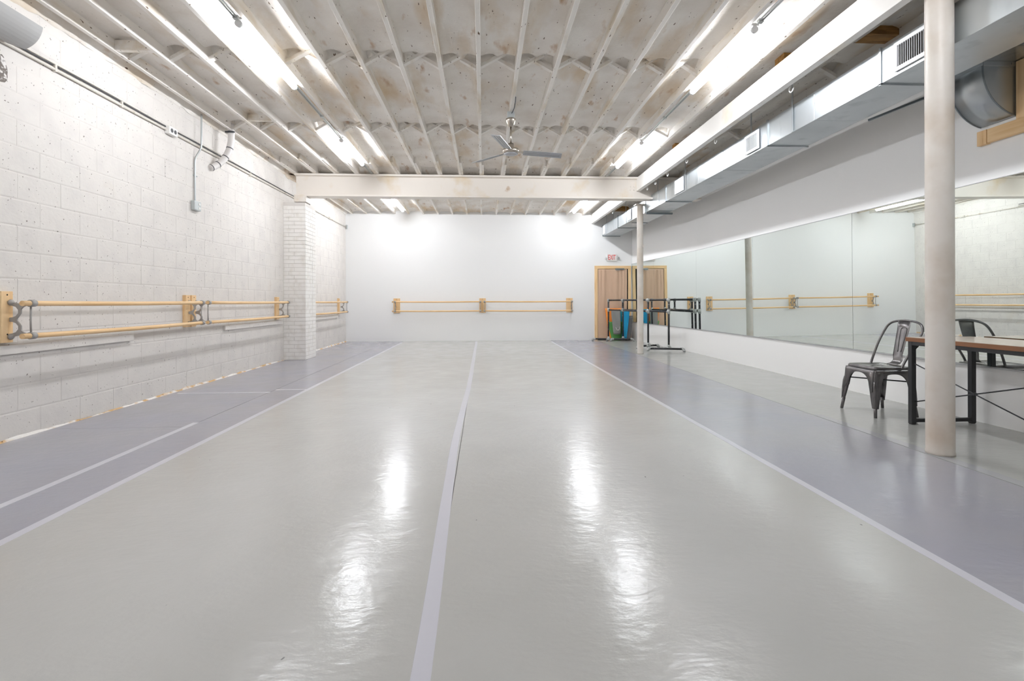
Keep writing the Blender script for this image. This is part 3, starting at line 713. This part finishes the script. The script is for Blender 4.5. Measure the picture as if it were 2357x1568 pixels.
th = MB(); th.add(vs, fs, True); o = th.build('curved_throat', 'galv', el); m_ = o.modifiers.new('t', 'SOLIDIFY'); m_.thickness = .002
for y in (EY0 - .003, EY1 + .003): MB().tube([(a, y, b) for a, b in outer], .006, 6).build('seam_bead', 'galv_dark', el)
box(cxe - re_ - .008, 4.30, EY0 - .008, EY1 + .008, 2.945, 2.985).build('collar', 'galv', el, bevel=.003)
box(3.705, 4.28, 3.58, 3.60, 2.955, 2.985).build('angle_rail', 'galv_dark', el)
box(3.705, 4.28, 4.34, 4.36, 2.955, 2.985).build('angle_rail', 'galv_dark', el)
MB().bar((3.72, 4.75, 2.80), (4.26, 3.9, 2.97), .02, .02).build('brace', 'galv_dark', el)
fr = thing('opening_frame', 'raw pine frame around the duct opening high on the right wall', 'frame', (4.3, 3.9, 2.39))
box(4.275, 4.31, 3.3, 4.12, 2.395, 2.512).build('sill_board', 'pine_y', fr, bevel=.003)
box(4.270, 4.31, 4.122, 4.205, 2.388, 2.512).build('end_board', 'pine_z', fr, bevel=.003)
box(4.285, 4.31, 3.80, 3.892, 2.514, 2.98).build('side_board', 'pine_z', fr, bevel=.003)
# ------------------------------------------------------------------ steel chair
def steel_chair(cx, cy, rot):
    t = thing('metal_chair', 'gunmetal steel bistro chair between the mirror and the table', 'chair', (cx, cy, 0))
    Rz = Matrix.Rotation(rot, 3, 'Z')
    def W(x, y, z): v = Rz @ Vector((x, y, 0)); return Vector((cx + v.x, cy + v.y, z))
    # local: front is -x, back +x
    SZ = .452; hx, hy = .178, .185
    # seat pan with rounded corners
    def rrect(hx, hy, r, n=5, dx=0):
        out = []
        for (sx, sy, a0) in ((1, 1, 0), (-1, 1, 90), (-1, -1, 180), (1, -1, 270)):
            for k in range(n + 1):
                a = radians(a0 + 90 * k / n); out.append((sx * (hx - r) + r * cos(a) + dx, sy * (hy - r) + r * sin(a)))
        return out
    rings = [(rrect(hx - .035, hy - .035, .03), SZ - .008), (rrect(hx - .022, hy - .022, .035), SZ), (rrect(hx - .008, hy - .008, .04), SZ), (rrect(hx, hy, .045), SZ - .008), (rrect(hx + .003, hy + .003, .045), SZ - .030), (rrect(hx - .003, hy - .003, .04), SZ - .034)]
    vs = [W(x, y, z) for R, z in rings for x, y in R]; n = len(rings[0][0]); fs = [tuple(range(n))]
    for i in range(len(rings) - 1):
        for k in range(n): fs.append((i * n + k, i * n + (k + 1) % n, (i + 1) * n + (k + 1) % n, (i + 1) * n + k))
    mb = MB(); mb.add(vs, fs, True); mb.build('seat', 'gun', t)
    for (x, y) in ((-.05, 0), (.05, 0), (0, -.05), (0, .05), (0, 0)): MB().tube([W(x, y, SZ - .0079), W(x, y, SZ - .007)], .007, 8).build('drain_hole', 'dark', t)
    # apron: four arched sheets
    feet = {(-1, -1): (-.205, -.232), (-1, 1): (-.205, .232), (1, -1): (.212, -.215), (1, 1): (.212, .215)}
    for sx, sy, ax in ((-1, 0, 'x'), (1, 0, 'x'), (0, -1, 'y'), (0, 1, 'y')):
        L = hy if ax == 'x' else hx
        nseg = 20; vs = []; fs = []
        for k in range(nseg + 1):
            u = -L + 2 * L * k / nseg
            q = min(1, abs(u) / (L - .035)); dz = .165 * (1 - sqrt(max(0, 1 - q ** 2.6))) if q < 1 else .165
            for (off, z) in ((0, SZ - .028), (.006, SZ - .055), (.014 * dz / .165 + .007, SZ - .062 - dz)):
                p = (sx * (hx + off), u * (1 + off * .5)) if ax == 'x' else (u * (1 + off * .5), sy * (hy + off))
                vs.append(W(p[0], p[1], z))
        for k in range(nseg):
            for m_ in range(2): a = k * 3 + m_; fs.append((a, a + 3, a + 4, a + 1))
        mb = MB(); mb.add(vs, fs, True); o = mb.build('apron', 'gun', t); md = o.modifiers.new('t', 'SOLIDIFY'); md.thickness = .003; md.offset = -1
        MB().tube([W(*((sx * (hx + .008), -L * .96 + 2 * L * .96 * k / 24) if ax == 'x' else (-L * .96 + 2 * L * .96 * k / 24, sy * (hy + .008))), SZ - .062 - .165 * (1 - sqrt(max(0, 1 - min(1, abs(-L * .96 + 2 * L * .96 * k / 24) / (L - .035)) ** 2.6)))) for k in range(25)], .0035, 6).build('rolled_edge', 'gun', t)
    # legs: folded L section, wide at top, tapering to a small foot
    for (sx, sy), (fx_, fy_) in feet.items():
        prof = [(0, .084), (.10, .086), (.22, .070), (.6, .046), (.80, .032)]
        vs = []; fs = []
        for q, wd in prof:
            z = (SZ - .05) * (1 - q) + 0.0
            cxl = sx * (hx + .006) + (fx_ - sx * (hx + .006)) * q; cyl = sy * (hy + .006) + (fy_ - sy * (hy + .006)) * q
            r = wd * .38
            for (dx, dy) in ((-sx * wd, 0), (-sx * r, 0), (-sx * r * .3, -sy * r * .3), (0, -sy * r), (0, -sy * wd)):
                vs.append(W(cxl + dx, cyl + dy, z))
        for i in range(len(prof) - 1):
            for k in range(4): a = i * 5 + k; fs.append((a, a + 1, a + 6, a + 5))
        mb = MB(); mb.add(vs, fs, True); o = mb.build('leg', 'gun', t); md = o.modifiers.new('t', 'SOLIDIFY'); md.thickness = .004
        q0 = .72; z0 = (SZ - .05) * (1 - q0)
        a = W(sx * (hx + .006) + (fx_ - sx * (hx + .006)) * q0 - sx * .014, sy * (hy + .006) + (fy_ - sy * (hy + .006)) * q0 - sy * .014, z0)
        MB().tube([a, W(fx_ - sx * .008, fy_ - sy * .008, 0.0)], .0145, 10, radii=[.0155, .0135]).build('foot', 'gun', o)
        pth = []
        for q in [.2, .3, .45, .6, .75]:
            z = (SZ - .05) * (1 - q); pth.append(W(sx * (hx + .006) + (fx_ - sx * (hx + .006)) * q - sx * .004, sy * (hy + .006) + (fy_ - sy * (hy + .006)) * q - sy * .004, z))
        MB().tube(pth, .008, 8, radii=[.006, .013, .013, .011, .006]).build('pressed_rib', 'gun', o)
    # cross braces under the seat
    for s_ in (-1, 1):
        MB().tube([W(-.17, s_ * .17, .315), W(.17, -s_ * .17, .315)], .006, 8).build('under_brace', 'black', t)
    # back hoop
    pts = [(.075, -.19, SZ - .012), (.10, -.197, SZ + .05), (.175, -.218, SZ + .20), (.238, -.222, SZ + .31), (.262, -.195, SZ + .372), (.272, -.13, SZ + .404), (.276, 0, SZ + .418)]
    pts = pts + [(x, -y, z) for x, y, z in reversed(pts[:-1])]
    MB().tube(smooth_path([W(*p) for p in pts], 7), .0108, 12).build('back_hoop', 'gun', t)
    # splat
    prof = [(.130, SZ + .004, .060), (.165, SZ + .012, .058), (.19, SZ + .04, .055), (.205, SZ + .09, .056), (.235, SZ + .22, .064), (.262, SZ + .34, .072), (.276, SZ + .415, .078)]
    vs = []; fs = []; m9 = 8
    for x, z, wd in prof:
        for k in range(m9 + 1):
            u = -1 + 2 * k / m9; vs.append(W(x + .012 * u * u * (0.3 if z < SZ + .05 else -1) + (.0), u * wd, z))
    for i in range(len(prof) - 1):
        for k in range(m9): a = i * (m9 + 1) + k; fs.append((a, a + 1, a + m9 + 2, a + m9 + 1))
    mb = MB(); mb.add(vs, fs, True); sp = mb.build('back_splat', 'gun', t); md = sp.modifiers.new('t', 'SOLIDIFY'); md.thickness = .003
    MB().tube(smooth_path([W(*p) for p in ((.206, -.018, SZ + .12), (.23, -.03, SZ + .23), (.25, -.036, SZ + .32), (.255, -.025, SZ + .345), (.256, 0, SZ + .35), (.255, .025, SZ + .345), (.25, .036, SZ + .32), (.23, .03, SZ + .23), (.206, .018, SZ + .12))], 4), .0035, 6).build('embossed_line', 'gun', sp)
    return t
steel_chair(3.725, 4.645, radians(-1))
# ------------------------------------------------------------------ table
tb = thing('desk', 'narrow desk with brown edged top and black steel frame behind the near column', 'table', (3.93, 3.62, 0))
TX0, TX1, TY0, TY1, TZ = 3.635, 4.235, 3.02, 4.225, .745
box(TX0, TX1, TY0, TY1, TZ - .0015, TZ).build('top_surface', 'tabletop', tb)
box(TX0, TX1, TY0, TY1, TZ - .036, TZ - .0016).build('table_top', 'tableedge', tb, bevel=.002)
LG = .04
for y in (TY1 - .055, TY0 + .015):
    for x in (TX0 + .01, TX1 - .05):
        box(x, x + LG, y, y + LG, .006, TZ - .037).build('leg', 'black', tb, bevel=.003)
        box(x + .004, x + LG - .004, y + .004, y + LG - .004, 0, .006).build('leg_pad', 'dark', tb)
    box(TX0 + .05, TX1 - .05, y + .005, y + LG - .005, .018, .048).build('floor_rail', 'black', tb, bevel=.002)
    box(TX0 + .05, TX1 - .05, y + .002, y + LG - .002, TZ - .067, TZ - .037).build('cross_rail', 'black', tb)
    for s_, x in ((1, TX0 + .05), (-1, TX1 - .05)):
        MB().prism([(x, TZ - .067), (x + s_ * .05, TZ - .067), (x, TZ - .117)], lambda a, b, y_: Vector((a, y_, b)), y + .016, y + .022).build('gusset', 'black', tb)
for x in (TX0 + .012, TX1 - .048): box(x, x + .036, TY0 + .055, TY1 - .055, TZ - .067, TZ - .037).build('side_rail', 'black', tb)
ya, yb = TY1 - .035, TY0 + .035
MB().tube([(TX0 + .028, ya, .53), (TX0 + .028, yb, .18)], .005, 8).build('cross_brace', 'black', tb)
MB().tube([(TX0 + .038, ya, .19), (TX0 + .038, yb, .53)], .005, 8).build('cross_brace', 'black', tb)
MB().tube([(TX0 + .02, (ya + yb) / 2 + .01, .357), (TX0 + .046, (ya + yb) / 2 + .01, .357)], .011, 10).build('brace_joint', 'black', tb)
